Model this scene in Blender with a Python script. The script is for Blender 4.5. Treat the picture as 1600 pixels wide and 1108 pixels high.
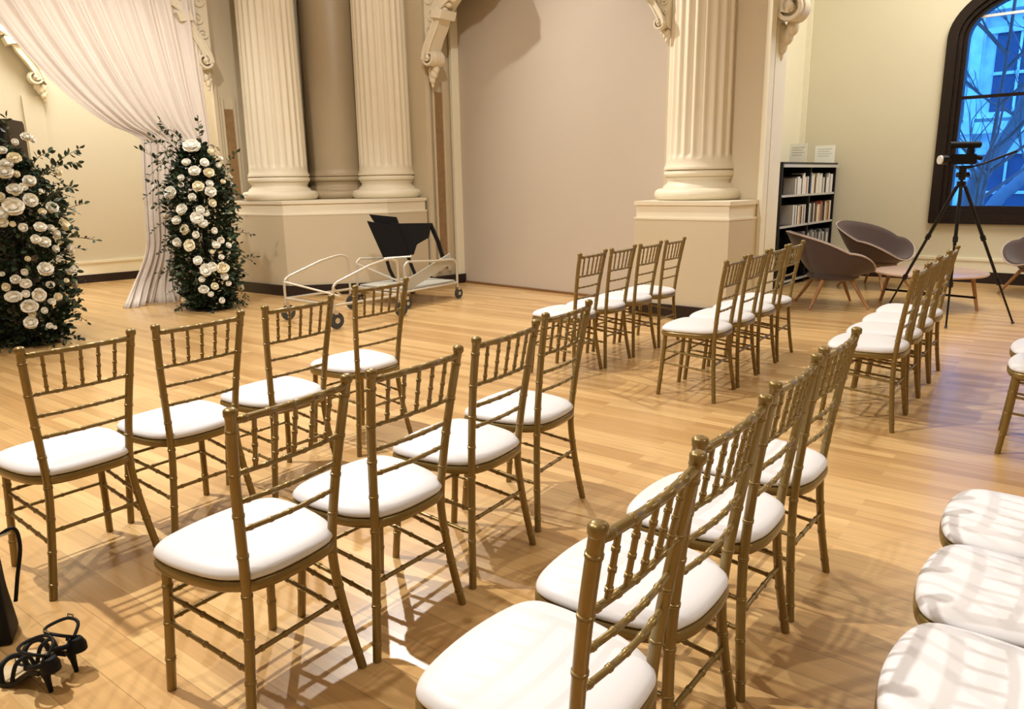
import bpy, bmesh, math, random
from mathutils import Vector, Matrix
for o in list(bpy.data.objects): bpy.data.objects.remove(o)
S = bpy.context.scene
COL = S.collection
PI = math.pi
sin, cos = math.sin, math.cos

def lin(r, g, b):
    f = lambda c: (c/255/12.92) if c/255 <= .04045 else ((c/255+.055)/1.055)**2.4
    return (f(r), f(g), f(b), 1)

# ------------------------------------------------------------------ camera
F_PX, PITCH, ROLL, EYE = 1162.16, 0.229, -0.0184, 1.428
cd = bpy.data.cameras.new('camera'); cam = bpy.data.objects.new('camera', cd); COL.objects.link(cam)
cd.sensor_fit = 'HORIZONTAL'; cd.sensor_width = 36; cd.lens = F_PX*36/1600; cd.clip_end = 200; cd.clip_start = .02
Uv = Vector((0, sin(PITCH), cos(PITCH))); Xv = Vector((1, 0, 0))
rt = Xv*cos(ROLL) + Uv*sin(ROLL); up = -Xv*sin(ROLL) + Uv*cos(ROLL); bk = rt.cross(up)
cam.matrix_world = Matrix(((rt.x, up.x, bk.x, 0), (rt.y, up.y, bk.y, 0), (rt.z, up.z, bk.z, EYE), (0, 0, 0, 1)))
S.camera = cam
# ------------------------------------------------------------------ world, exposure
w = bpy.data.worlds.new('dusk_sky'); S.world = w; w.use_nodes = True
wn = w.node_tree.nodes['Background']; wn.inputs[0].default_value = (.055, .31, 1.0, 1); wn.inputs[1].default_value = 6.0
vs = S.view_settings; vs.view_transform = 'Standard'; vs.look = 'None'; vs.gamma = 1; vs.exposure = 0.0; vs.use_curve_mapping = False
# ------------------------------------------------------------------ lights: ceiling lamps of the hall, plus added accent and fill lamps
def spot(name, loc, target, power, size=.12, ang=110, col=(1, .80, .56)):
    l = bpy.data.lights.new(name, 'SPOT'); l.energy = power; l.shadow_soft_size = size; l.color = col
    l.spot_size = math.radians(ang); l.spot_blend = .8
    o = bpy.data.objects.new(name, l); COL.objects.link(o); o.location = loc
    o.rotation_euler = (Vector(target)-Vector(loc)).to_track_quat('-Z', 'Y').to_euler(); return o
def area(name, loc, target, power, sx, sy, col=(1, .84, .64)):
    l = bpy.data.lights.new(name, 'AREA'); l.energy = power; l.shape = 'RECTANGLE'; l.size = sx; l.size_y = sy; l.color = col
    o = bpy.data.objects.new(name, l); COL.objects.link(o); o.location = loc
    o.rotation_euler = (Vector(target)-Vector(loc)).to_track_quat('-Z', 'Y').to_euler(); return o
WARM = (1, .955, .89)
spot('ceiling_spot_left', (-3.4, 3.4, 5.5), (-.5, 3.2, 0), 1200, .05, 120, WARM)
spot('ceiling_spot_stage', (-1.6, 9.0, 5.6), (.5, 5.2, 0), 1000, .05, 120, WARM)
spot('ceiling_spot_near', (-1.9, .6, 5.6), (-.9, 2.2, 0), 300, .05, 110, WARM)
spot('ceiling_spot_right', (4.3, -.9, 5.4), (1.5, 1.5, 0), 560, .04, 36, (1, .97, .92))
spot('added_spot_columns', (-.6, 4.6, 5.5), (-2.4, 10.3, 2.2), 420, .10, 75, WARM)  # added unseen lamp that brightens the left columns
spot('added_spot_drape', (-3.2, 5.2, 5.5), (-4.3, 9.0, 1.5), 640, .08, 60, WARM)  # added unseen lamp to whiten the drape and roses
area('bounce_fill_hall', (-.2, 5.2, 5.85), (-.2, 5.2, 0), 95, 8, 7, (1, .97, .92))  # broad unseen fill standing in for light bounced around the hall
area('ceiling_panel_lounge', (5.6, 7.6, 5.6), (5.6, 7.9, 0), 250, 2.5, 2.5, (1, .97, .90))
area('alcove_light', (-5.6, 10.4, 5.6), (-5.6, 10.6, 0), 230, 1.6, 1.6, (1, .97, .90))

# ------------------------------------------------------------------ materials
def mat(name, col, rough=.6, metal=0, spec=.5, noise=0, nscale=8, bump=0, bscale=60, coat=0, sheen=0):
    m = bpy.data.materials.new(name); m.use_nodes = True; nt = m.node_tree; b = nt.nodes['Principled BSDF']
    b.inputs['Roughness'].default_value = rough; b.inputs['Metallic'].default_value = metal
    b.inputs['Specular IOR Level'].default_value = spec; b.inputs['Coat Weight'].default_value = coat
    b.inputs['Sheen Weight'].default_value = sheen
    b.inputs['Base Color'].default_value = col
    tc = nt.nodes.new('ShaderNodeTexCoord')
    n = nt.nodes.new('ShaderNodeTexNoise'); n.inputs['Scale'].default_value = nscale; n.inputs['Detail'].default_value = 4
    nt.links.new(tc.outputs['Object'], n.inputs['Vector'])
    mx = nt.nodes.new('ShaderNodeMixRGB'); mx.blend_type = 'MULTIPLY'; mx.inputs[0].default_value = 1
    mr = nt.nodes.new('ShaderNodeMapRange'); mr.inputs[3].default_value = 1-noise; mr.inputs[4].default_value = 1+noise
    nt.links.new(n.outputs['Fac'], mr.inputs[0]); mx.inputs[1].default_value = col
    nt.links.new(mr.outputs[0], mx.inputs[2]); nt.links.new(mx.outputs[0], b.inputs['Base Color'])
    if bump:
        n2 = nt.nodes.new('ShaderNodeTexNoise'); n2.inputs['Scale'].default_value = bscale
        nt.links.new(tc.outputs['Object'], n2.inputs['Vector'])
        bp = nt.nodes.new('ShaderNodeBump'); bp.inputs['Strength'].default_value = bump; bp.inputs['Distance'].default_value = .01
        nt.links.new(n2.outputs['Fac'], bp.inputs['Height']); nt.links.new(bp.outputs[0], b.inputs['Normal'])
    return m
M = {}
M['wall'] = mat('cream_paint', lin(214, 206, 184), .7, noise=.03, nscale=1.5)
M['ceiling'] = mat('ceiling_paint', lin(225, 214, 190), .8, noise=.02)
M['pier'] = mat('pier_paint', lin(204, 190, 162), .6, noise=.04, nscale=2)
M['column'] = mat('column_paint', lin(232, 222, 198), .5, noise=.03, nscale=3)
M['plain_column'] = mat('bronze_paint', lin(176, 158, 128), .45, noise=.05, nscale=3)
M['panel'] = mat('projection_panel', lin(194, 182, 166), .65, noise=.03, nscale=1.2)
M['lounge_wall'] = mat('lounge_wall_paint', lin(218, 211, 186), .7, noise=.03, nscale=1.5)
M['white_trim'] = mat('white_trim', lin(238, 232, 208), .45, noise=.02)
M['black_base'] = mat('black_baseboard', lin(28, 14, 14), .35, noise=.1)
M['tan_base'] = mat('tan_wood_trim', lin(128, 92, 58), .4, noise=.1)
M['marble'] = mat('brown_marble', lin(146, 116, 80), .3, noise=.3, nscale=14)
M['gold'] = mat('gold_lacquer', lin(132, 110, 60), .34, metal=.5, noise=.10, nscale=25, coat=.3)
M['cushion'] = mat('white_vinyl', lin(224, 223, 226), .45, noise=.015, nscale=6, sheen=.1)
M['piping'] = mat('cushion_piping', lin(205, 200, 190), .5)
M['leaf'] = mat('dark_leaf', lin(26, 44, 24), .4, noise=.45, nscale=30)
M['leaf2'] = mat('pale_leaf', lin(62, 82, 56), .45, noise=.4, nscale=30)
M['stem'] = mat('green_stem', lin(52, 56, 34), .6, noise=.2)
M['rose'] = mat('white_petal', lin(252, 250, 240), .55, noise=.06, nscale=20, sheen=.3)
M['rose2'] = mat('cream_petal', lin(250, 242, 216), .55, noise=.06, nscale=20, sheen=.3)
M['black'] = mat('black_leatherette', lin(8, 8, 10), .6, spec=.25, noise=.2, nscale=20)
M['black_metal'] = mat('black_metal', lin(20, 20, 22), .35, metal=.4, noise=.1)
M['rubber'] = mat('grey_rubber', lin(64, 66, 66), .7, noise=.1)
M['white_tube'] = mat('white_enamel_tube', lin(206, 200, 186), .3, metal=.3, noise=.05)
M['grey_panel'] = mat('grey_panel', lin(186, 186, 176), .5, noise=.06)
M['chrome'] = mat('chrome', lin(200, 200, 200), .15, metal=1)
M['insole'] = mat('beige_insole', lin(200, 178, 140), .5)
M['felt'] = mat('taupe_felt', lin(76, 59, 55), .9, noise=.08, nscale=60, sheen=.3)
M['felt_trim'] = mat('taupe_piping', lin(190, 170, 160), .7)
M['oak'] = mat('oak_wood', lin(168, 122, 80), .45, noise=.15, nscale=18)
M['table_top'] = mat('table_top', lin(196, 166, 150), .22, noise=.04, nscale=10)
M['frame'] = mat('dark_window_frame', lin(26, 15, 13), .3, noise=.2)
M['shelf'] = mat('black_shelf', lin(22, 20, 22), .4, noise=.15)
M['shelf_edge'] = mat('silver_shelf_edge', lin(200, 200, 196), .35, metal=.2)
M['paper'] = mat('white_paper', lin(246, 248, 240), .7)
M['ink'] = mat('grey_ink', lin(150, 152, 150), .7)
M['white_plastic'] = mat('white_plastic', lin(240, 240, 240), .4)
M['facade'] = mat('grey_facade', lin(205, 208, 205), .8, noise=.55, nscale=2.5)
M['facade_dark'] = mat('dark_facade', lin(62, 68, 92), .5, noise=.4, nscale=2)
M['bark'] = mat('bark', lin(120, 112, 116), .9, noise=.35, nscale=5)
M['brown_box'] = mat('dark_brown_box', lin(46, 30, 22), .5, noise=.3)

def glass_mat():
    m = bpy.data.materials.new('window_glass'); m.use_nodes = True; nt = m.node_tree
    nt.nodes.clear(); o = nt.nodes.new('ShaderNodeOutputMaterial')
    t = nt.nodes.new('ShaderNodeBsdfTransparent'); g = nt.nodes.new('ShaderNodeBsdfGlossy'); g.inputs['Roughness'].default_value = .02
    mx = nt.nodes.new('ShaderNodeMixShader'); fr = nt.nodes.new('ShaderNodeFresnel'); fr.inputs[0].default_value = 1.3
    nt.links.new(fr.outputs[0], mx.inputs[0]); nt.links.new(t.outputs[0], mx.inputs[1]); nt.links.new(g.outputs[0], mx.inputs[2])
    nt.links.new(mx.outputs[0], o.inputs[0]); return m
M['glass'] = glass_mat()

def drape_mat():
    m = mat('sheer_blush_fabric', lin(246, 238, 230), .8, noise=.02, sheen=.3, bump=.15, bscale=90); nt = m.node_tree
    b = nt.nodes['Principled BSDF']; out = nt.nodes['Material Output']
    t = nt.nodes.new('ShaderNodeBsdfTranslucent'); t.inputs[0].default_value = lin(250, 240, 230)
    mx = nt.nodes.new('ShaderNodeMixShader'); mx.inputs[0].default_value = .18
    nt.links.new(b.outputs[0], mx.inputs[1]); nt.links.new(t.outputs[0], mx.inputs[2]); nt.links.new(mx.outputs[0], out.inputs[0])
    return m
M['drape'] = drape_mat()

def floor_mat():
    m = bpy.data.materials.new('oak_strip_floor'); m.use_nodes = True; nt = m.node_tree; N = nt.nodes; L = nt.links
    b = N['Principled BSDF']
    tc = N.new('ShaderNodeTexCoord'); mp = N.new('ShaderNodeMapping'); mp.inputs['Rotation'].default_value = (0, 0, math.radians(37.3))
    L.new(tc.outputs['Object'], mp.inputs[0])
    def brick(wd, ht, mort, c1, c2, off=.37):
        k = N.new('ShaderNodeTexBrick'); k.offset = off; k.inputs['Scale'].default_value = 1; k.inputs['Mortar Size'].default_value = mort
        k.inputs['Mortar Smooth'].default_value = .1; k.inputs['Bias'].default_value = 0
        k.inputs['Brick Width'].default_value = wd; k.inputs['Row Height'].default_value = ht
        k.inputs['Color1'].default_value = c1; k.inputs['Color2'].default_value = c2; k.inputs['Mortar'].default_value = (.5, .5, .5, 1)
        L.new(mp.outputs[0], k.inputs['Vector']); return k
    k = brick(1.7, .0675, .0, (0, 0, 0, 1), (1, 1, 1, 1))
    k2 = brick(2.3, .135, .0012, (1, 1, 1, 1), (1, 1, 1, 1), .43); k2.inputs['Mortar'].default_value = (.42, .42, .42, 1)
    cr = N.new('ShaderNodeValToRGB'); e = cr.color_ramp.elements
    e[0].position = 0; e[0].color = lin(190, 148, 94); e[1].position = 1; e[1].color = lin(222, 184, 126)
    x = cr.color_ramp.elements.new(.5); x.color = lin(208, 168, 111)
    L.new(k.outputs['Color'], cr.inputs[0])
    gm = N.new('ShaderNodeMapping'); gm.inputs['Rotation'].default_value = (0, 0, math.radians(37.3)); gm.inputs['Scale'].default_value = (1.2, 28, 1)
    L.new(tc.outputs['Object'], gm.inputs[0])
    n = N.new('ShaderNodeTexNoise'); n.inputs['Scale'].default_value = 2.2; n.inputs['Detail'].default_value = 6; n.inputs['Distortion'].default_value = .6
    # the mapping above rotates after scaling, so rotate first then stretch
    m2 = N.new('ShaderNodeMapping'); m2.inputs['Scale'].default_value = (1.0, 22, 1); gm.inputs['Scale'].default_value = (1, 1, 1)
    L.new(gm.outputs[0], m2.inputs[0]); L.new(m2.outputs[0], n.inputs['Vector'])
    mr = N.new('ShaderNodeMapRange'); mr.inputs[1].default_value = .3; mr.inputs[2].default_value = .7; mr.inputs[3].default_value = .86; mr.inputs[4].default_value = 1.08
    L.new(n.outputs['Fac'], mr.inputs[0])
    a = N.new('ShaderNodeMixRGB'); a.blend_type = 'MULTIPLY'; a.inputs[0].default_value = 1
    L.new(cr.outputs[0], a.inputs[1]); L.new(mr.outputs[0], a.inputs[2])
    c = N.new('ShaderNodeMixRGB'); c.blend_type = 'MULTIPLY'; c.inputs[0].default_value = .8
    L.new(a.outputs[0], c.inputs[1]); L.new(k2.outputs['Color'], c.inputs[2])
    L.new(c.outputs[0], b.inputs['Base Color'])
    b.inputs['Roughness'].default_value = .32; b.inputs['Coat Weight'].default_value = .42; b.inputs['Coat Roughness'].default_value = .15
    bp = N.new('ShaderNodeBump'); bp.inputs['Strength'].default_value = .08; bp.inputs['Distance'].default_value = .003
    L.new(n.outputs['Fac'], bp.inputs['Height']); L.new(bp.outputs[0], b.inputs['Normal'])
    return m
M['floor'] = floor_mat()

# ------------------------------------------------------------------ helpers
def link(o, parent=None):
    COL.objects.link(o)
    if parent is not None: o.parent = parent
    return o
def obj(name, bm, m, parent=None, smooth=True, ang=40):
    bmesh.ops.recalc_face_normals(bm, faces=bm.faces)
    me = bpy.data.meshes.new(name); bm.to_mesh(me); bm.free()
    if smooth:
        me.polygons.foreach_set('use_smooth', [True]*len(me.polygons))
        me.set_sharp_from_angle(angle=math.radians(ang))
    for q in (m if isinstance(m, (list, tuple)) else [m]): me.materials.append(M[q])
    return link(bpy.data.objects.new(name, me), parent)
def thing(name, label, cat, loc=(0, 0, 0), rz=0, group=None):
    o = bpy.data.objects.new(name, None); o.empty_display_size = .1; COL.objects.link(o)
    o.location = loc; o.rotation_euler = (0, 0, rz); tag(o, label, cat, group); return o
def tag(o, label, cat, group=None):
    o['label'] = label; o['category'] = cat
    if group: o['group'] = group
    return o
def struct(name, bm, m, smooth=False):
    o = obj(name, bm, m, None, smooth); o['kind'] = 'structure'; return o
def box(bm, x0, x1, y0, y1, z0, z1, mtx=None, mi=0):
    vv = [Vector((x, y, z)) for x in (x0, x1) for y in (y0, y1) for z in (z0, z1)]
    if mtx is not None: vv = [mtx @ q for q in vv]
    v = [bm.verts.new(q) for q in vv]
    for f in ((0, 1, 3, 2), (4, 6, 7, 5), (0, 4, 5, 1), (2, 3, 7, 6), (0, 2, 6, 4), (1, 5, 7, 3)):
        bm.faces.new([v[i] for i in f]).material_index = mi
    return bm
def prism(bm, pts, z0, z1):
    a = [bm.verts.new((x, y, z0)) for x, y in pts]; b = [bm.verts.new((x, y, z1)) for x, y in pts]
    n = len(pts)
    bm.faces.new(a[::-1]); bm.faces.new(b)
    for i in range(n): bm.faces.new([a[i], a[(i+1) % n], b[(i+1) % n], b[i]])
    return bm
def lathe(bm, prof, seg=32, cx=0, cy=0, fl=None, cap=True):
    rings = []
    for r, z in prof:
        ring = []
        for i in range(seg):
            a = 2*PI*i/seg; rr = r if fl is None else fl(r, z, a)
            ring.append(bm.verts.new((cx+rr*cos(a), cy+rr*sin(a), z)))
        rings.append(ring)
    for k in range(len(rings)-1):
        for i in range(seg):
            bm.faces.new([rings[k][i], rings[k][(i+1) % seg], rings[k+1][(i+1) % seg], rings[k+1][i]])
    if cap: bm.faces.new(rings[0][::-1]); bm.faces.new(rings[-1])
    return bm
def tube(bm, pts, rad, seg=8, cap=True, mi=0):
    """pts: points; rad: number or list"""
    P = [Vector(p) for p in pts]; n = len(P); R = rad if isinstance(rad, (list, tuple)) else [rad]*n
    rings = []; prev = None
    for i in range(n):
        t = (P[min(i+1, n-1)]-P[max(i-1, 0)]).normalized()
        if prev is None:
            a = Vector((0, 0, 1)) if abs(t.z) < .9 else Vector((1, 0, 0)); u = t.cross(a).normalized()
        else: u = (prev - t*prev.dot(t)).normalized()
        prev = u; v = t.cross(u)
        rings.append([bm.verts.new(P[i]+(u*cos(2*PI*k/seg)+v*sin(2*PI*k/seg))*R[i]) for k in range(seg)])
    for i in range(n-1):
        for k in range(seg):
            bm.faces.new([rings[i][k], rings[i][(k+1) % seg], rings[i+1][(k+1) % seg], rings[i+1][k]]).material_index = mi
    if cap: bm.faces.new(rings[0][::-1]).material_index = mi; bm.faces.new(rings[-1]).material_index = mi
    return bm
def spline(pts, n=6):
    P = [Vector(p) for p in pts]; out = []
    for i in range(len(P)-1):
        p0 = P[max(i-1, 0)]; p1 = P[i]; p2 = P[i+1]; p3 = P[min(i+2, len(P)-1)]
        for k in range(n):
            t = k/n; out.append(.5*((2*p1)+(p2-p0)*t+(2*p0-5*p1+4*p2-p3)*t*t+(3*p1-p0-3*p2+p3)*t**3))
    out.append(P[-1]); return out
def resample(pts, step):
    P = [Vector(p) for p in pts]; out = [P[0]]; acc = 0
    for a, b in zip(P[:-1], P[1:]):
        L = (b-a).length; d = step-acc
        while d < L: out.append(a+(b-a)*(d/L)); d += step
        acc = (acc+L) % step
    out.append(P[-1]); return out
def bamboo(bm, pts, r, gap=.11, ring=.0028, seg=10, off=.5, nub=0):
    """a tube with raised bamboo rings"""
    P = [Vector(p) for p in pts]
    Ls = [0]
    for a, b in zip(P[:-1], P[1:]): Ls.append(Ls[-1]+(b-a).length)
    T = Ls[-1]
    def at(s):
        for i in range(len(P)-1):
            if s <= Ls[i+1]+1e-9: return P[i]+(P[i+1]-P[i])*((s-Ls[i])/max(1e-9, Ls[i+1]-Ls[i]))
        return P[-1]
    ss = [(l, r) for l in Ls]; s = gap*off
    while s < T-.01:
        ss = [q for q in ss if abs(q[0]-s) > .007 or q[0] in (0, T)]
        ss += [(s-.0055, r), (s-.0042, r+ring), (s-.0012, r+ring), (s, r+ring*.45), (s+.0012, r+ring), (s+.0042, r+ring), (s+.0055, r)]; s += gap
    ss = sorted(q for q in ss if 0 <= q[0] <= T)
    tube(bm, [at(q[0]) for q in ss], [q[1] for q in ss], seg)
    return bm
def copy_tree(o, parent=None):
    c = o.copy(); COL.objects.link(c); c.parent = parent
    for ch in list(o.children): copy_tree(ch, c)
    return c
def line_wall(p0, p1, th, z0, z1, side=1, bm=None):
    """box along p0->p1 whose visible face lies on the line, thickness to the `side`"""
    bm = bm or bmesh.new(); a = Vector(p0); b = Vector(p1); d = (b-a).normalized(); n = Vector((-d.y, d.x))*th*side
    return prism(bm, [a[:], b[:], (b+n)[:], (a+n)[:]], z0, z1)
# ------------------------------------------------------------------ plan of the place (metres; the camera stands at 0,0)
CEIL = 6.0
FC = Vector((4.32, 11.42)); FD = Vector((.765, -.645)); FN = Vector((.645, .765))     # lounge corner, far wall direction, outward normal
V = Vector((.66, .75)).normalized()
LA = Vector((-3.95, 10.5)); RB = Vector((-1.12, 10.5)); PB = Vector((-.60, 10.95))
RC = Vector((2.52, 7.68)); RE = Vector((2.79, 7.97))
struct('floor', box(bmesh.new(), -10, 10, -3.3, 15, -.12, 0), 'floor')
struct('ceiling', box(bmesh.new(), -10, 10, -3.3, 15, CEIL, CEIL+.2), 'ceiling')
# alcove behind the drape
A0, A1 = Vector((-9.0, 9.445)), Vector((-4.3, 13.67))
struct('wall_alcove', line_wall(A0, A1, .25, 0, CEIL, 1), 'wall')
Ad = (A1-A0).normalized(); An = Vector((Ad.y, -Ad.x))
def base_run(name, p0, p1, n, z0, z1, th, m):
    a = Vector(p0); b = Vector(p1); q = n*th
    struct(name, prism(bmesh.new(), [a[:], b[:], (b+q)[:], (a+q)[:]], z0, z1), m)
base_run('baseboard_alcove', A0, A1, An, 0, .125, .03, 'black_base')
base_run('trim_1', A0, A1, An, .125, .30, .022, 'white_trim')
base_run('trim_2', A0, A1, An, .30, .335, .035, 'white_trim')
pil0 = Vector((-6.98, 11.26))
base_run('trim_3', pil0, pil0+Ad*.26, An, .335, 2.75, .06, 'wall')
struct('wall_alcove_end', line_wall(A1, (-3.95, 12.35), .25, 0, CEIL, 1), 'wall')
struct('wall_left', prism(bmesh.new(), [(-6.3, 7.65), (-6.3, -3.1), (-6.6, -3.1), (-6.6, 7.2), (-9.2, 9.3), (-9.0, 9.6)], 0, CEIL), 'wall')
struct('wall_near', box(bmesh.new(), -6.6, 9.2, -3.3, -3.0, 0, CEIL), 'wall')
struct('wall_right', prism(bmesh.new(), [(8.9, 7.56), (8.9, -3.1), (9.2, -3.1), (9.2, 7.9)], 0, CEIL), 'wall')
# beige wall panel inside the middle arch
P0, P1 = Vector((-.72, 10.89)), Vector((1.75, 8.50))
struct('wall_back', line_wall(P0, P1, .2, 0, CEIL, 1), 'panel')
Pd = (P1-P0).normalized(); Pn = Vector((Pd.y, -Pd.x))
base_run('baseboard_back', P0, P1, Pn, 0, .03, .02, 'tan_base')
# left pier
struct('wall_pier_left', prism(bmesh.new(), [LA[:], (-3.28, 11.2), (-2.5, 11.75), (-1.80, 11.2), RB[:], (-.72, 10.89), (-.70, 12.1), (-3.9, 12.4), (-4.45, 11.0)], 0, CEIL), 'pier')
# right pier
struct('wall_pier_right', prism(bmesh.new(), [(1.72, 8.47), RC[:], RE[:], (2.35, 9.0), (1.75, 8.62)], 0, CEIL), 'pier')
# lounge walls
struct('wall_lounge_left', line_wall((2.2, 9.0), FC, .2, 0, CEIL, 1), 'white_trim')
# far wall with the arched window hole
WS0, WW, WZ0, WZS, WR = 1.83, 2.35, .80, 3.10, .72      # start along wall, width, sill, spring, rise
def arch_z(s, grow=0):
    a = WW/2+grow; t = max(-1, min(1, (s-(WS0+WW/2))/a)); return WZS+(WR+grow)*math.sqrt(max(0, 1-t*t))
def wall_pt(s, z, d=0): p = FC+FD*s+FN*d; return Vector((p.x, p.y, z))
bm = bmesh.new()
def wbox(bm, s0, s1, z0, z1, d0=0, d1=.35, za=None, zb=None):
    za = z0 if za is None else za; zb = z0 if zb is None else zb
    c = [(s0, za, d0), (s1, zb, d0), (s1, z1, d0), (s0, z1, d0), (s0, za, d1), (s1, zb, d1), (s1, z1, d1), (s0, z1, d1)]
    v = [bm.verts.new(wall_pt(*q)) for q in c]
    for f in ((0, 1, 2, 3), (5, 4, 7, 6), (0, 4, 5, 1), (3, 2, 6, 7), (0, 3, 7, 4), (1, 5, 6, 2)): bm.faces.new([v[i] for i in f])
wbox(bm, -.2, WS0, 0, CEIL); wbox(bm, WS0+WW, 6.1, 0, CEIL); wbox(bm, WS0, WS0+WW, 0, WZ0)
for i in range(28):
    s0 = WS0+WW*(.5-.5*cos(PI*i/28)); s1 = WS0+WW*(.5-.5*cos(PI*(i+1)/28)); wbox(bm, s0, s1, 0, CEIL, 0, .35, arch_z(s0), arch_z(s1))
struct('wall_far', bm, 'lounge_wall')
# window: frame, transoms, panes
win = bpy.data.objects.new('window_1', None); COL.objects.link(win); win['kind'] = 'structure'
def arch_path(inset, n=36):
    pts = [(WS0+inset, WZ0+inset)]
    a = WW/2-inset; cx = WS0+WW/2
    for i in range(n+1):
        t = PI-PI*i/n; pts.append((cx+a*cos(t), WZS+(WR-inset)*sin(t)))
    pts.append((WS0+WW-inset, WZ0+inset)); return pts
def frame_band(bm, i0, i1, d0, d1):
    A = arch_path(i0); B = arch_path(i1); n = len(A)
    for i in range(n):
        j = (i+1) % n
        q = [A[i], A[j], B[j], B[i]]
        lo = [bm.verts.new(wall_pt(s, z, d0)) for s, z in q]; hi = [bm.verts.new(wall_pt(s, z, d1)) for s, z in q]
        bm.faces.new(lo); bm.faces.new(hi[::-1])
        for k in range(4): bm.faces.new([lo[k], lo[(k+1) % 4], hi[(k+1) % 4], hi[k]])
    return bm
o = obj('window_frame', frame_band(frame_band(frame_band(bmesh.new(), -.02, .10, -.05, .30), .09, .15, .0, .28), .14, .20, .06, .22), 'frame', win, False)
bm = bmesh.new(); wbox(bm, WS0+.18, WS0+WW-.18, 2.36, 2.40, .10, .15); obj('transom', bm, 'frame', win, False)
bm = bmesh.new(); wbox(bm, WS0+.18, WS0+WW-.18, 3.335, 3.365, .10, .14); tr_ = obj('pale_bar', bm, 'white_plastic', win, False); tr_['label'] = 'pale thin bar across the upper window'  # thin bar coloured paler than the dark frame
bm = bmesh.new(); wbox(bm, WS0+WW/2+.05, WS0+WW/2+.09, 1.0, 3.7, .10, .15); obj('mullion', bm, 'frame', win, False)
bm = bmesh.new(); bm.faces.new([bm.verts.new(wall_pt(s, z, .125)) for s, z in arch_path(.17)]); obj('window_pane', bm, 'glass', win, False)
bm = bmesh.new(); wbox(bm, WS0-.01, WS0+WW+.01, .77, .82, -.06, .02); obj('window_sill', bm, 'frame', win, False)
bmx = bmesh.new(); bm = bmx; wbox(bm, .0, 6.0, 0, .15, -.03, 0); struct('baseboard_far', bm, 'black_base')
bm = bmesh.new(); wbox(bm, .0, 6.0, .15, .29, -.022, 0); struct('trim_4', bm, 'white_trim')
bm = bmesh.new(); wbox(bm, .0, 6.0, .29, .325, -.035, 0); struct('trim_5', bm, 'white_trim')
bm = bmesh.new(); wbox(bm, .0, .07, .325, CEIL, -.03, 0); struct('trim_6', bm, 'white_trim')
# arch headers over the openings (above the frame of the photo)
def header(name, p0, p1, th, zc, rise, side=1):
    a = Vector(p0); b = Vector(p1); L = (b-a).length; d = (b-a)/L; n = Vector((-d.y, d.x))*th*side; bm = bmesh.new(); N = 20
    for i in range(N):
        s0, s1 = i/N, (i+1)/N
        z = [zc+rise*math.sqrt(max(0, 1-(2*s-1)**2)) for s in (s0, s1)]
        p = [a+d*L*s0, a+d*L*s1]; q = [x+n for x in p]
        c = [(*p[0], z[0]), (*p[1], z[1]), (*p[1], CEIL), (*p[0], CEIL), (*q[0], z[0]), (*q[1], z[1]), (*q[1], CEIL), (*q[0], CEIL)]
        v = [bm.verts.new(x) for x in c]
        for f in ((0, 1, 2, 3), (5, 4, 7, 6), (0, 4, 5, 1), (3, 2, 6, 7), (0, 3, 7, 4), (1, 5, 6, 2)): bm.faces.new([v[k] for k in f])
    struct(name, bm, 'pier')
header('wall_arch_middle', RB, (1.55, 8.3), .30, 3.9, .85)
header('wall_arch_left', (-6.3, 7.65), LA, .30, 3.9, .9)
header('wall_arch_right', RE, (8.9, 2.9), .30, 3.9, .9)

# trims, marble strips on the pier reveals
def face_run(name, p0, d, s0, s1, z0, z1, th, m, st=True):
    d = Vector(d).normalized(); n = Vector((d.y, -d.x)); a = Vector(p0)+d*s0; b = Vector(p0)+d*s1
    bm = prism(bmesh.new(), [a[:], b[:], (b+n*th)[:], (a+n*th)[:]], z0, z1)
    return struct(name, bm, m)
dB = PB-RB
face_run('trim_7', RB, dB, -.01, .06, 0, CEIL, .05, 'pier')
face_run('trim_8', RB, dB, .12, .15, .2, 2.75, .035, 'pier')
face_run('trim_9', RB, dB, .15, .29, .25, 2.62, .012, 'marble')
face_run('trim_10', RB, dB, .29, .32, .2, 2.75, .035, 'pier')
face_run('trim_11', RB, dB, .44, .58, 0, CEIL, .045, 'white_trim')
face_run('baseboard_pier', RB, dB, -.02, .60, 0, .13, .07, 'black_base')
dA = Vector((.66, .70))
face_run('trim_12', LA, dA, .00, .05, 1.25, CEIL, .04, 'pier')
face_run('trim_13', LA, dA, .10, .13, 1.25, 2.6, .03, 'pier')
face_run('trim_14', LA, dA, .13, .27, 1.25, 2.45, .012, 'marble')
face_run('trim_15', LA, dA, .27, .30, 1.25, 2.6, .03, 'pier')
dC = RE-RC
face_run('trim_16', RC, dC, -.02, .09, 0, CEIL, .05, 'white_trim')
face_run('trim_17', RC, dC, .09, .15, 0, CEIL, .006, 'plain_column')
face_run('trim_18', RC, dC, .15, .41, 0, CEIL, .03, 'white_trim')

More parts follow.
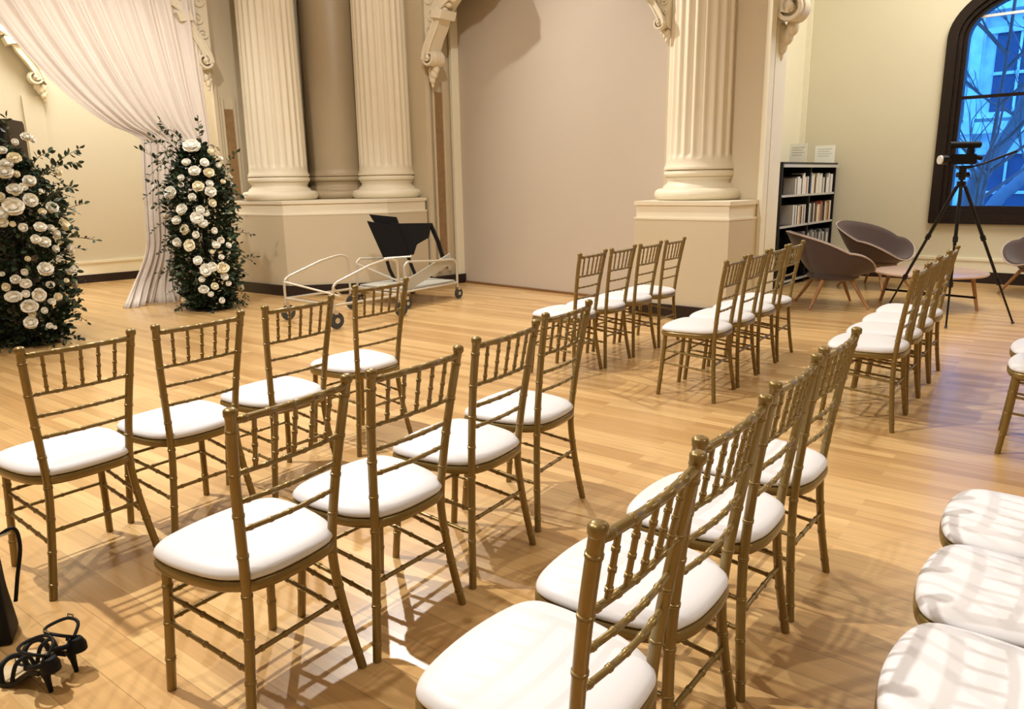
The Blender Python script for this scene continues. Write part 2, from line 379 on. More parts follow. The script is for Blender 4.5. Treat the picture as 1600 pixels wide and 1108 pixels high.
# pedestals
def inset(pts, d):
    n = len(pts); out = []
    c = sum((Vector(p) for p in pts), Vector((0, 0)))/n
    for i in range(n):
        p0, p1, p2 = Vector(pts[i-1]), Vector(pts[i]), Vector(pts[(i+1) % n])
        e1 = (p1-p0).normalized(); e2 = (p2-p1).normalized()
        n1 = Vector((e1.y, -e1.x)); n2 = Vector((e2.y, -e2.x))
        b = (n1+n2).normalized(); k = d/max(.3, b.dot(n1)); out.append((p1+b*k)[:])
    return out
def pedestal(pts, label, top):
    t = thing('pedestal', label, 'pedestal', (0, 0, 0))
    obj('plinth', prism(bmesh.new(), inset(pts, .03), 0, .14), 'black_base', t, False)
    obj('pedestal_body', prism(bmesh.new(), pts, .14, top-.17), 'pier', t, False)
    bm = prism(bmesh.new(), inset(pts, -.015), top-.17, top-.02); prism(bm, inset(pts, .003), top-.04, top-.02); prism(bm, inset(pts, .004), top-.185, top-.165)
    obj('cap_band', bm, 'column', t, False)
    obj('top_slab', prism(bmesh.new(), inset(pts, .004), top-.02, top), 'column', t, False)
    return t
pedestal([(-3.95, 10.47), (-2.92, 9.75), (-1.60, 9.98), (-1.14, 10.47), (-1.80, 11.15), (-2.5, 11.7), (-3.28, 11.15)],
         'wide cream pedestal with black plinth under the three clustered columns', 1.23)
pedestal([(1.32, 7.99), (2.13, 7.31), (2.52, 7.66), (1.72, 8.45)], 'cream pedestal with black plinth under the single right fluted column', 1.20)

# columns
def column(x, y, z0, r, h, label, m, fluted=True):
    t = thing('fluted_column' if fluted else 'plain_column', label, 'column', (x, y, z0))
    seg = 24*8
    def fl(rr, z, a):
        if not fluted or z < .42: return rr
        k = min(1, (z-.42)/.06); ph = (a*24/(2*PI)) % 1
        dpt = 0 if ph < .22 else sin(PI*(ph-.22)/.78)**.6
        return rr-.026*dpt*k
    prof = [(r*1.06, .33), (r*1.02, .36), (r, .40), (r, .42), (r*.999, .45), (r*.998, .48)]+[(r*(.998-.10*(i/10)**1.3), .48+(h-.48)*i/10) for i in range(1, 11)]
    obj('shaft', lathe(bmesh.new(), prof, seg if fluted else 64, 0, 0, fl if fluted else None), m, t, True, 60)
    bp = []
    b = r*1.30
    def tor(rc, zc, rr, n=8): return [(rc+rr*cos(-PI/2+PI*i/n), zc+rr*sin(-PI/2+PI*i/n)) for i in range(n+1)]
    bp += [(b-.05, 0)]+tor(b-.055, .06, .06)+[(b-.085, .125), (b-.09, .145), (b-.125, .17), (b-.135, .20), (b-.115, .225), (b-.11, .235)]+tor(b-.125, .272, .036)+[(r*1.06, .315), (r*1.06, .335)]
    obj('column_base', lathe(bmesh.new(), bp, 64), m, t, True, 60)
    return t
column(-3.15, 10.50, 1.23, .385, 4.77, 'leftmost of the fluted cream columns, nearest the blush drape', 'column')
column(-1.71, 10.75, 1.23, .375, 4.77, 'middle fluted cream column, left of the beige wall panel', 'column')
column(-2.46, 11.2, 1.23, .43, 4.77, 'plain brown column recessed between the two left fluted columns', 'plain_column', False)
column(2.06, 8.18, 1.20, .372, 4.80, 'single fluted cream column right of the beige wall panel', 'column')

# scroll brackets at the arch springs
def bracket(p, d, z0, label, sc=1.0, depth=.22):
    """p: point at the pier edge, d: horizontal direction into the opening, z0: pendant tip height"""
    d = Vector(d).normalized(); n = Vector((d.y, -d.x));  # n: out of the wall
    if n.dot(-Vector(p)) < 0: n = -n
    t = thing('scroll_bracket', label, 'bracket', (p[0], p[1], z0), 0, None)
    def W(s, z, o=0): q = d*s*sc+n*o; return Vector((q.x, q.y, z*sc))
    def slab(bm, poly, o0, o1):
        a = [bm.verts.new(W(s, z, o0)) for s, z in poly]; b = [bm.verts.new(W(s, z, o1)) for s, z in poly]; k = len(poly)
        bm.faces.new(a); bm.faces.new(b[::-1])
        for i in range(k): bm.faces.new([a[i], a[(i+1) % k], b[(i+1) % k], b[i]])
    # hanging leaf
    bm = bmesh.new()
    for q, z, r, h in ((.06, .06, .035, .06), (.09, .13, .045, .07), (.13, .18, .04, .06), (.05, .16, .04, .07), (.03, .10, .025, .05)):
        m = Matrix.Translation(W(q, z, .05)) @ Matrix.Diagonal((r*sc*1.2, r*sc*1.2, h*sc, 1)); bmesh.ops.create_icosphere(bm, subdivisions=2, radius=1, matrix=m)
    m = Matrix.Translation(W(.05, .0, .04)) @ Matrix.Diagonal((.022*sc, .022*sc, .045*sc, 1)); bmesh.ops.create_icosphere(bm, subdivisions=2, radius=1, matrix=m)
    obj('hanging_leaf', bm, 'column', t)
    # volute: a spiral ribbon with real depth
    bm = bmesh.new(); pts = []; VX, VZ = .15, .31
    for i in range(34):
        a = PI*.9+i*.32; rr = .115*(1-i/40); pts.append((VX+rr*cos(a), VZ+rr*sin(a)))
    for i in range(len(pts)-1):
        w0 = .030*(1-i/50); (s0, y0), (s1, y1) = pts[i], pts[i+1]
        cx0 = (s0-VX, y0-VZ); l0 = math.hypot(*cx0) or 1; cx1 = (s1-VX, y1-VZ); l1 = math.hypot(*cx1) or 1
        slab(bm, [(s0, y0), (s1, y1), (s1-cx1[0]/l1*w0, y1-cx1[1]/l1*w0), (s0-cx0[0]/l0*w0, y0-cx0[1]/l0*w0)], -.02, depth)
    slab(bm, [(VX+.095*cos(a*PI/8), VZ+.095*sin(a*PI/8)) for a in range(16)], 0, depth*.7)
    bmesh.ops.create_icosphere(bm, subdivisions=2, radius=.03*sc, matrix=Matrix.Translation(W(VX, VZ, depth)))
    obj('volute', bm, 'column', t, True, 50)
    # S band rising to the knot, then leaf curl further up
    bm = bmesh.new()
    c = spline([(.045, .29, 0), (.075, .40, 0), (.16, .55, 0), (.25, .68, 0), (.30, .80, 0)], 5); wd = .085
    for i in range(len(c)-1):
        a, b = c[i], c[i+1]
        slab(bm, [(a.x, a.y), (b.x, b.y), (b.x+wd, b.y-wd*.3), (a.x+wd, a.y-wd*.3)], 0, depth)
    for e in (0, .085):
        tube(bm, [W(q.x+e, q.y-e*.3, depth) for q in c], .018*sc, 8)
    obj('curved_band', bm, 'column', t, True, 50)
    OX, OZ = -.13, -.37
    bm = bmesh.new()
    slab(bm, [(.40+OX, 1.14+OZ), (.58+OX, 1.10+OZ), (.62+OX, 1.20+OZ), (.44+OX, 1.25+OZ)], 0, depth+.05)
    for k in range(5):
        m = Matrix.Translation(W(.40+.05*k+OX, 1.22+.02*k+OZ, depth*.8)) @ Matrix.Diagonal((.035*sc, .035*sc, .05*sc, 1)); bmesh.ops.create_icosphere(bm, subdivisions=2, radius=1, matrix=m)
    obj('knot', bm, 'column', t, True, 50)
    bm = bmesh.new()
    c = spline([(.37, .84, 0), (.54, .94, 0), (.76, 1.04, 0), (1.0, 1.08, 0), (1.25, 1.18, 0)], 5)
    for i in range(len(c)-1):
        a, b = c[i], c[i+1]; slab(bm, [(a.x, a.y), (b.x, b.y), (b.x, b.y+.13), (a.x, a.y+.13)], 0, depth)
    for e in (0, .13): tube(bm, [W(q.x, q.y+e, depth) for q in c], .018*sc, 8)
    for i in range(7):
        a = c[i*2+2]; m = Matrix.Translation(W(a.x, a.y-.02, depth*.7)) @ Matrix.Diagonal((.045*sc, .045*sc, .035*sc, 1)); bmesh.ops.create_icosphere(bm, subdivisions=2, radius=1, matrix=m)
    obj('arch_moulding', bm, 'column', t, True, 50)
    # carved spandrel between band and pier
    bm = bmesh.new(); slab(bm, [(.0, .22), (.06, .30), (.17, .55), (.31, .82), (.55, 1.02), (1.2, 1.22), (1.2, 1.9), (0, 1.9)], -.08, .10)
    for cx, cy, rr in ((.06, .48, .045), (.09, .64, .07), (.15, .82, .09), (.12, 1.04, .11), (.36, 1.12, .11), (.16, 1.38, .13), (.6, 1.32, .12), (.9, 1.4, .12)):
        pts = [W(cx+rr*(1-i/26)*cos(i*.42), cy+rr*(1-i/26)*sin(i*.42), .11) for i in range(24)]; tube(bm, pts, .016*sc, 6)
    obj('carved_spandrel', bm, 'column', t, True, 50)
    return t
bracket((-1.00, 10.52), (1.55+1.12, 8.3-10.5), 2.70, 'carved scroll bracket at upper left corner of the beige wall panel')
bracket((-3.93, 10.44), (-.66, -.75), 2.70, 'carved scroll bracket over the blush drape beside the left fluted column')
bracket((1.72, 8.20), (-2.67, 2.2), 2.78, 'small scroll bracket tip peeking out left of the right fluted column', .62, .16)
bracket((2.70, 7.94), (.765, -.645), 2.60, 'carved scroll bracket on the pier beside the bookshelf lounge', 1.32)
bracket((-6.70, 11.44), (-Ad.x, -Ad.y), 2.70, 'scroll bracket on the alcove wall left of the drape', .95, .16)
# ------------------------------------------------------------------ gold bamboo-style chair (local: y forward, origin under the rear edge of the seat)
def seat_outline(g=0, n=40):
    c = [(-.135, -.015), (-.185, .06), (-.208, .17), (-.212, .27), (-.195, .335), (-.13, .368), (0, .382), (.13, .368), (.195, .335), (.212, .27), (.208, .17), (.185, .06), (.135, -.015), (.06, -.035), (-.06, -.035)]
    P = spline([(x, y, 0) for x, y in c+[c[0]]], 4)[:-1]
    out = []
    cx, cy = 0, .18
    for p in P:
        d = Vector((p.x-cx, p.y-cy)); l = d.length; d = d*((l+g)/l); out.append((cx+d.x, cy+d.y))
    return out
def loft(bm, rings):
    R = [[bm.verts.new(p) for p in r] for r in rings]; n = len(R[0])
    bm.faces.new(R[0][::-1]); bm.faces.new(R[-1])
    for a, b in zip(R[:-1], R[1:]):
        for i in range(n): bm.faces.new([a[i], a[(i+1) % n], b[(i+1) % n], b[i]])
    return bm
def make_chair(label):
    t = thing('chiavari_chair', label, 'chair')
    fr = [[(x, y, z) for x, y in seat_outline(g)] for g, z in ((-.012, .412), (-.002, .414), (.002, .42), (.002, .436), (-.003, .442), (-.014, .443))]
    obj('seat_frame', loft(bmesh.new(), fr), 'gold', t)
    cu = [(-.014, .4432), (-.004, .447), (.000, .454), (-.003, .463), (-.012, .472), (-.028, .479), (-.055, .484), (-.095, .487), (-.14, .4885)]
    obj('cushion', loft(bmesh.new(), [[(x, y, z) for x, y in seat_outline(g)] for g, z in cu]), 'cushion', t, True, 80)
    post = {}
    for s in (-1, 1):
        pts = spline([(s*.198, -.030, 0), (s*.170, -.010, .17), (s*.148, .002, .34), (s*.146, .0, .45), (s*.158, -.018, .62), (s*.171, -.040, .77), (s*.182, -.066, .915)], 5)
        post[s] = pts
        bm = bamboo(bmesh.new(), pts, .0138, .118, .0018, 12, .45)
        top = Vector(pts[-1]); lathe(bm, [(.0138, -.012), (.0172, -.006), (.0172, .006), (.0140, .010), (.008, .013)], 14)
        for v in bm.verts[-70:]: pass
        for v in [v for v in bm.verts if v.co.length < .03]: v.co += top
        obj('back_post', bm, 'gold', t, True, 50)
        bm = bamboo(bmesh.new(), spline([(s*.180, .366, 0), (s*.176, .352, .14), (s*.170, .338, .30), (s*.166, .33, .415)], 3), .0138, .118, .002, 12, .9)
        obj('front_leg', bm, 'gold', t, True, 50)
    def on(s, z):
        P = post[s]
        for a, b in zip(P[:-1], P[1:]):
            if a.z <= z <= b.z: return a+(b-a)*((z-a.z)/(b.z-a.z))
        return P[-1]
    def bowed(z, bow, n=8):
        a, b = on(-1, z), on(1, z); return [a+(b-a)*(k/n)+Vector((0, -bow*sin(PI*k/n), 0)) for k in range(n+1)]
    obj('top_rail', bamboo(bmesh.new(), bowed(.893, .012), .0100, .066, .0015, 10, .5), 'gold', t, True, 50)
    for z in (.752, .672, .592):
        obj('back_rail', bamboo(bmesh.new(), bowed(z, .012), .0070, .058, .0016, 9, .5), 'gold', t, True, 50)
    up = bowed(.893, .012, 12); lo = bowed(.752, .012, 12)
    for k in (2, 4, 6, 8, 10):
        obj('spindle', bamboo(bmesh.new(), [lo[k], up[k]], .0062, .040, .0019, 8, .6), 'gold', t, True, 50)
    def fl(s, z): q = z/.415; return Vector((s*(.180-.014*q), .366-.036*q, z))
    for s in (-1, 1):
        for z in (.30, .215): obj('side_stretcher', bamboo(bmesh.new(), [on(s, z-.02), fl(s, z+.01)], .0068, .075, .002, 8), 'gold', t, True, 50)
    for z in (.315, .23): obj('front_stretcher', bamboo(bmesh.new(), [fl(-1, z), fl(1, z)], .0068, .075, .002, 8), 'gold', t, True, 50)
    obj('rear_stretcher', bamboo(bmesh.new(), [on(-1, .24), on(1, .24)], .0072, .075, .002, 8), 'gold', t, True, 50)
    return t
g1 = 'gold chairs in the left seating block'
g2 = 'gold chairs across the aisle near the panel'
B = 'gold chair with white cushion, '
CH = [
 (-1.557, 2.572, .911, B+'leftmost in the row nearest the flowers, beside the black bag', g1),
 (-1.284, 2.941, .922, B+'second from the left in the row nearest the flowers', g1),
 (-1.003, 3.35, .929, B+'third from the left in the row nearest the flowers', g1),
 (-.734, 3.951, .920, B+'far end of the flower-side row, before the white trolleys', g1),
 (-.608, 1.841, .969, B+'second row, nearest the black shoes', g1),
 (-.333, 2.187, .911, B+'second from the left in the middle left row', g1),
 (-.067, 2.604, .959, B+'third from the left in the middle left row', g1),
 (.179, 3.044, .988, B+'aisle end of the middle left row', g1),
 (.184, 1.216, .913, B+'nearest the camera at bottom centre, its post largest', g1),
 (.433, 1.585, .901, B+'second from the camera in the row right of centre', g1),
 (.719, 1.985, .919, B+'third from the camera in the row right of centre', g1),
 (1.001, 2.36, .897, B+'aisle end of the row right of centre', g1),
 (.546, 5.434, .934, B+'leftmost across the aisle in front of the beige panel', g2),
 (.819, 5.776, .92, B+'second of four between the beige panel and the pedestal', g2),
 (1.093, 6.118, .92, B+'third of four in the row ending at the right pedestal', g2),
 (1.368, 6.462, .93, B+'last of four, closest to the single column pedestal', g2),
 (1.391, 4.801, .960, B+'front one of the four right of the pedestal', g2),
 (1.656, 5.161, .950, B+'second of the four chairs between pedestal and lounge', g2),
 (1.920, 5.521, .930, B+'third of the four chairs between pedestal and lounge', g2),
 (2.185, 5.881, .942, B+'last of four, just in front of the dark lounge chair', g2),
 (2.242, 4.176, .919, B+'front of the four chairs lined up before the tripod', g2),
 (2.502, 4.520, .919, B+'second of the four chairs lined up before the tripod', g2),
 (2.762, 4.864, .919, B+'third of the four chairs lined up before the tripod', g2),
 (3.022, 5.208, .919, B+'farthest of the four chairs lined up before the tripod', g2),
 (2.92, 3.57, .92, B+'cut by the right edge of the photo, the nearer one', g2),
 (3.17, 3.93, .92, B+'cut by the right edge of the photo, the farther one', g2),
 (1.05, 1.10, .92, B+'bottom right corner, only its striped-shadow seat showing', g1),
 (1.31, 1.45, .92, B+'middle of the three cut off at the lower right', g1),
 (1.57, 1.80, .92, B+'farthest of the three cut off at the lower right', g1),
]
c0 = make_chair(CH[0][3])
for i, (x, y, a, lab, grp) in enumerate(CH):
    o = c0 if i == 0 else copy_tree(c0)
    o.location = (x, y, 0); o.rotation_euler = (0, 0, a); o['label'] = lab; o['group'] = grp

# ------------------------------------------------------------------ sheer drape
def drape():
    bm = bmesh.new(); NS, NT = 220, 60; B0 = Vector((-4.48, 9.15)); v = V; n = Vector((v.y, -v.x)); rows = []
    ZT, ZM = 4.6, 2.05; random.seed(4)
    for j in range(NT+1):
        z = ZT*(1-j/NT); row = []
        for i in range(NS+1):
            s = i/NS
            if z > ZM:
                f = (z-ZM)/(ZT-ZM); q = (0+.98*s)*(1-f**.55)+(-1.9+2.87*s)*f**.55
                q = q if s > 0 else q
                sag = 0
            else:
                f = 1-z/ZM; l = -.0-.02*sin(PI*f)-.46*max(0, (f-.62)/.38)**1.5; r = .98-.22*min(1, f*1.6)-.10*f+.12*max(0, (f-.8)/.2)**2
                q = l+(r-l)*s
            amp = .028+(.02*(1-z/ZM) if z < ZM else .022*((z-ZM)/2))
            ph = s*2*PI*11
            o = amp*(sin(ph+.6*sin(s*9+z*.4))+.45*sin(ph*2.3+1+z*.7))+.015*sin(z*6+s*40)*(.4 if z > ZM else .6)
            o += .20*(1-s)*max(0, 1-abs(z-ZM-.3)/1.6)
            if z < .35: o += .16*(1-z/.35)**1.5*(.8+.5*sin(s*17))
            zz = z
            if z > ZM: zz = z-.12*sin(PI*min(1, (z-ZM)/2.3))*(1-s)**1.5
            p = B0+v*(q+.16)+n*(o-.22); row.append(bm.verts.new((p.x, p.y, max(.006, zz))))
        rows.append(row)
    for j in range(NT):
        for i in range(NS): bm.faces.new([rows[j][i], rows[j][i+1], rows[j+1][i+1], rows[j+1][i]])
    o = obj('drape', bm, 'drape', None, True, 80)
    tag(o, 'sheer blush drape swept to one side and falling to the floor', 'curtain')
    md = o.modifiers.new('s', 'SOLIDIFY'); md.thickness = .003
drape()

# ------------------------------------------------------------------ flower columns
FR = [(0.116, -0.341, 1.849, 0.089), (0.269, -0.239, 1.789, 0.04), (0.05, -0.357, 1.677, 0.049), (0.118, -0.34, 1.594, 0.067), (0.213, -0.29, 1.675, 0.049), (0.236, -0.272, 1.572, 0.062), (-0.019, -0.359, 1.524, 0.04), (-0.028, -0.359, 1.452, 0.031), (-0.163, -0.321, 1.351, 0.078), (0.137, -0.333, 1.418, 0.062), (0.235, -0.273, 1.364, 0.067), (0.234, -0.274, 1.447, 0.044), (0.07, -0.353, 1.316, 0.044), (0.241, -0.268, 1.237, 0.049), (-0.052, -0.356, 1.172, 0.067), (0.132, -0.335, 1.178, 0.044), (0.182, -0.311, 1.134, 0.04), (-0.275, -0.232, 1.107, 0.044), (-0.127, -0.337, 1.057, 0.056), (0.095, -0.347, 1.085, 0.078), (0.143, -0.33, 1.009, 0.062), (-0.044, -0.357, 0.961, 0.056), (0.066, -0.354, 0.906, 0.044), (0.233, -0.275, 0.94, 0.04), (-0.148, -0.328, 0.822, 0.062), (-0.011, -0.36, 0.78, 0.067), (0.271, -0.237, 0.829, 0.049), (0.235, -0.273, 0.768, 0.044), (0.323, -0.16, 0.757, 0.04), (0.195, -0.303, 0.695, 0.031), (0.054, -0.356, 0.606, 0.053), (0.264, -0.244, 0.634, 0.036), (0.122, -0.339, 0.494, 0.078), (0.263, -0.246, 0.514, 0.067), (0.181, -0.311, 0.534, 0.056), (0.271, -0.237, 0.413, 0.049), (0.082, -0.351, 0.289, 0.056), (0.187, -0.308, 0.303, 0.049), (0.143, -0.33, 0.218, 0.036), (0.295, -0.206, 0.331, 0.036), (0.234, -0.274, 0.141, 0.04), (-0.164, -0.321, 0.167, 0.031), (0.073, -0.353, 0.399, 0.036), (0.331, -0.142, 1.718, 0.031), (0.308, -0.186, 1.655, 0.031), (0.329, -0.147, 1.477, 0.031), (-0.398, -0.184, 1.427, 0.04), (-0.305, -0.191, 1.624, 0.027)]
FL = [(0.235, -0.348, 1.577, 0.063), (0.297, -0.297, 1.556, 0.028), (0.351, -0.231, 1.493, 0.055), (0.274, -0.318, 1.425, 0.06), (0.32, -0.272, 1.452, 0.039), (0.177, -0.381, 1.359, 0.047), (0.25, -0.338, 1.287, 0.079), (0.341, -0.245, 1.332, 0.063), (0.41, -0.093, 1.262, 0.06), (0.382, -0.175, 1.23, 0.035), (0.41, 0.09, 1.196, 0.028), (0.175, -0.382, 1.221, 0.063), (0.172, -0.383, 1.158, 0.047), (0.232, -0.35, 1.137, 0.025), (0.285, -0.308, 1.103, 0.039), (0.365, -0.208, 1.095, 0.051), (0.401, -0.125, 1.082, 0.035), (0.418, 0.036, 1.095, 0.063), (0.338, -0.25, 0.991, 0.047), (0.371, -0.196, 0.95, 0.06), (0.412, -0.084, 1.028, 0.039), (0.415, -0.066, 0.975, 0.047), (0.407, 0.102, 0.879, 0.051), (0.405, -0.11, 0.891, 0.035), (0.41, -0.09, 0.807, 0.035), (0.283, -0.31, 0.824, 0.028), (0.253, -0.335, 0.719, 0.032), (0.357, -0.222, 0.719, 0.071), (0.109, -0.406, 0.709, 0.025), (0.123, -0.402, 0.593, 0.039), (0.193, -0.373, 0.653, 0.047), (0.25, -0.337, 0.611, 0.044), (0.367, -0.204, 0.576, 0.039), (0.418, -0.044, 0.591, 0.028), (0.162, -0.388, 0.496, 0.063), (0.24, -0.345, 0.517, 0.035), (0.309, -0.284, 0.507, 0.06), (0.389, -0.158, 0.464, 0.039), (0.363, -0.211, 0.427, 0.035), (0.248, -0.339, 0.413, 0.066), (0.325, -0.266, 0.354, 0.032), (0.259, -0.331, 0.337, 0.035), (0.24, -0.345, 0.258, 0.06), (0.337, -0.251, 0.208, 0.032), (0.359, -0.218, 0.186, 0.019), (0.41, 0.237, 1.205, 0.024), (0.39, -0.155, 1.407, 0.022), (0.315, -0.278, 1.825, 0.034), (0.241, -0.344, 1.751, 0.04), (0.299, -0.295, 1.694, 0.054), (0.254, -0.334, 1.635, 0.051), (0.367, -0.204, 1.872, 0.045), (0.389, -0.158, 1.844, 0.028), (0.297, -0.297, 1.552, 0.034), (0.349, -0.234, 1.497, 0.051), (0.277, -0.315, 1.429, 0.051), (0.237, -0.346, 1.548, 0.034)]
def rose_mesh(seed):
    rng = random.Random(seed); bm = bmesh.new()
    bmesh.ops.create_icosphere(bm, subdivisions=2, radius=.5, matrix=Matrix.Diagonal((1, 1, .95, 1)))
    for ring, (n, rad, tilt, sz) in enumerate(((3, .12, .1, .70), (4, .28, .2, .80), (5, .42, .4, .84), (6, .52, .8, .84))):
        for k in range(n):
            a = 2*PI*k/n+ring*.5+rng.uniform(-.2, .2); g = []; rad_ = rad*rng.uniform(.85, 1.2); tilt_ = tilt*rng.uniform(.7, 1.3)
            for i in range(5):
                u = (i/4-.5)*2; row = []
                for j in range(5):
                    t = j/4; wv = sz*(.35+.75*sin(PI*min(1, t*.62+.12)))*.75
                    x = u*wv; out = rad_*(.35+.75*t)+.10*t*t*(1.4 if ring > 1 else .3)-.16*u*u
                    h = -.35+sz*1.25*t*cos(tilt_*t*1.1)-.10*u*u*t
                    x2 = out*cos(a)-x*sin(a); y2 = out*sin(a)+x*cos(a); row.append(bm.verts.new((x2, y2, h+rng.uniform(-.015, .015))))
                g.append(row)
            for i in range(4):
                for j in range(4): bm.faces.new([g[i][j], g[i+1][j], g[i+1][j+1], g[i][j+1]])
    return bm
def leafy(bm, base, tip, n, lsz, rng, droop=.1):
    a = Vector(base); b = Vector(tip); mid = (a+b)/2+Vector((0, 0, droop)); pts = spline([a, mid, b], 6)
    tube(bm, pts, [.0045*(1-.6*i/len(pts)) for i in range(len(pts))], 4, True, 1)
    for k in range(n):
        f = .15+.85*k/n; idx = f*(len(pts)-1); i = min(len(pts)-2, int(idx)); p = pts[i]+(pts[i+1]-pts[i])*(idx-i); t = (pts[i+1]-pts[i]).normalized()
        sd = t.cross(Vector((rng.uniform(-1, 1), rng.uniform(-1, 1), rng.uniform(-.6, 1)))).normalized()
        leaf(bm, p, (t*.6+sd).normalized(), lsz*rng.uniform(.7, 1.2), rng)
    leaf(bm, pts[-1], (pts[-1]-pts[-2]).normalized(), lsz, rng)
def leaf(bm, p, d, L, rng):
    side = d.cross(Vector((rng.uniform(-1, 1), rng.uniform(-1, 1), rng.uniform(-1, 1)))).normalized(); nn = side.cross(d)
    c = [(0, 0, 0), (.35, .26, .05), (.7, .22, .04), (1, 0, -.06), (.7, -.22, .04), (.35, -.26, .05), (.5, 0, -.03)]
    v = [bm.verts.new(p+d*(x*L)+side*(y*L)+nn*(z*L)) for x, y, z in c]
    mi = 0 if rng.random() < .8 else 2
    for a, b in ((0, 1), (1, 2), (2, 3), (3, 4), (4, 5), (5, 0)): bm.faces.new([v[a], v[b], v[6]]).material_index = mi
def floral(loc, roses, label, W, H, sprigs, seed, back=20):
    rng = random.Random(seed)
    t = thing('flower_column', label, 'flowers', (loc[0], loc[1], 0))
    bm = bmesh.new()
    # dense greenery body
    prof = lambda z: W*(.62+.38*min(1, z/.35))*(1 if z < H*.75 else max(.25, 1-(z-H*.75)/(H*.25)*.75))
    for k in range(5200):
        z = rng.uniform(.02, H); a = rng.uniform(0, 2*PI); r = prof(z)*(rng.random()**.35)*rng.uniform(.8, 1.12)
        p = Vector((r*cos(a), r*sin(a)*.9, z)); d = Vector((cos(a)+rng.uniform(-.8, .8), sin(a)+rng.uniform(-.8, .8), rng.uniform(-.6, .9))).normalized()
        leaf(bm, p, d, rng.uniform(.045, .09), rng)
    for k in range(46):
        z = rng.uniform(.1, H); a = rng.uniform(0, 2*PI); r = prof(z)*.6; L = rng.uniform(.18, .34)
        b = Vector((r*cos(a), r*sin(a), z)); leafy(bm, b, b+Vector((cos(a)*L*1.2, sin(a)*L*1.2, rng.uniform(-.12, .22))), 9, .045, rng)
    for q in sprigs:
        leafy(bm, q[0:3], q[3:6], q[6], .062, rng, .04)
    # spill of greenery onto the floor
    for k in range(22):
        a = rng.uniform(0, 2*PI); b = Vector((W*.4*cos(a), W*.4*sin(a), .16)); leafy(bm, b, (W*1.05*cos(a), W*1.05*sin(a), .03), 8, .05, rng, .0)
    o = obj('foliage', bm, ['leaf', 'stem', 'leaf2'], t, False); o['kind'] = 'stuff'
    bm = bmesh.new(); tube(bm, [(0, 0, .01), (.02, 0, H*.5), (0, .02, H*.85)], .035, 10); lathe(bm, [(.22, 0), (.22, .02), (.05, .03)], 24)
    obj('stand', bm, 'black_metal', t)
    protos = []
    for k in range(3):
        for m in ('rose', 'rose2'):
            protos.append(None)
    first = {}
    allr = list(roses)
    for k in range(back):
        z = rng.uniform(.2, H*.92); a = rng.uniform(.1, PI-.1); allr.append((W*.95*cos(a), W*.9*sin(a), z, rng.uniform(.04, .065)))
    for i, (x, y, z, r) in enumerate(allr):
        kind = (i % 3, 'rose2' if i % 4 == 1 else 'rose')
        if kind not in ROSES: 
            o = obj('rose', rose_mesh(kind[0]), kind[1], t, True, 60); ROSES[kind] = o.data
        else: o = link(bpy.data.objects.new('rose', ROSES[kind]), t)
        d = Vector((x, y*1.1, .25*(z/H)-.05+rng.uniform(-.1, .15))).normalized()
        q = d.to_track_quat('Z', 'Y'); o.rotation_mode = 'QUATERNION'; o.rotation_quaternion = q
        o.location = Vector((x, y, z))+d*.02; o.scale = (r*rng.uniform(1.1, 1.4), r*rng.uniform(1.05, 1.35), r*rng.uniform(1.0, 1.3))
    return t
ROSES = {}
floral((-3.6, 8.85), FR, 'smaller white rose and greenery column standing right beside the drape base', .36, 1.90,
  [(-.05, -.1, 1.6, -.30, -.1, 2.16, 20), (.12, -.1, 1.6, .12, -.1, 2.16, 18), (-.15, -.1, 1.5, -.56, -.15, 1.86, 14), (.2, -.1, 1.4, .52, -.1, 1.80, 12),
   (.2, -.1, 1.3, .55, -.1, 1.33, 10), (-.2, -.1, 1.3, -.50, -.1, 1.50, 10), (-.2, -.1, .6, -.50, -.1, .42, 10), (.2, -.1, .5, .62, -.1, .62, 10), (-.1, -.1, 1.6, -.42, -.1, 2.0, 12), (.0, -.1, 1.6, -.12, -.1, 2.0, 14),
   (-.25, -.1, 1.25, -.48, -.1, 1.22, 8)], 11)
floral((-4.6, 7.0), FL, 'larger white rose and greenery column at the left edge of the photo', .42, 1.78,
  [(.1, -.1, 1.6, .17, -.1, 2.06, 14), (.0, -.1, 1.6, -.08, -.1, 2.18, 14), (.3, -.1, 1.45, .80, -.15, 1.78, 22), (.3, -.1, 1.5, .74, -.1, 1.66, 16), (.3, -.1, 1.25, .66, -.1, 1.45, 12), (.35, -.1, 1.1, .74, -.1, 1.30, 12),
   (.35, -.1, .95, .80, -.1, .97, 14), (.3, -.1, 1.3, .62, -.1, 1.10, 12), (.3, -.1, 1.6, .50, -.1, 1.75, 12), (.3, -.1, .5, .58, -.1, .35, 10), (-.2, -.1, 1.6, -.35, -.1, 2.1, 12)], 12, 16)
bm = box(bmesh.new(), -.35, .15, -.2, .2, 0, 2.13); bmesh.ops.bevel(bm, geom=bm.edges[:], offset=.02, segments=2)
o = thing('speaker_cabinet', 'dark brown box standing behind the left flower column', 'box', (-5.22, 8.0, 0), .2)
obj('cabinet', bm, 'brown_box', o); obj('grille', box(bmesh.new(), -.30, .10, -.215, -.2, .9, 2.08), 'black', o, False)

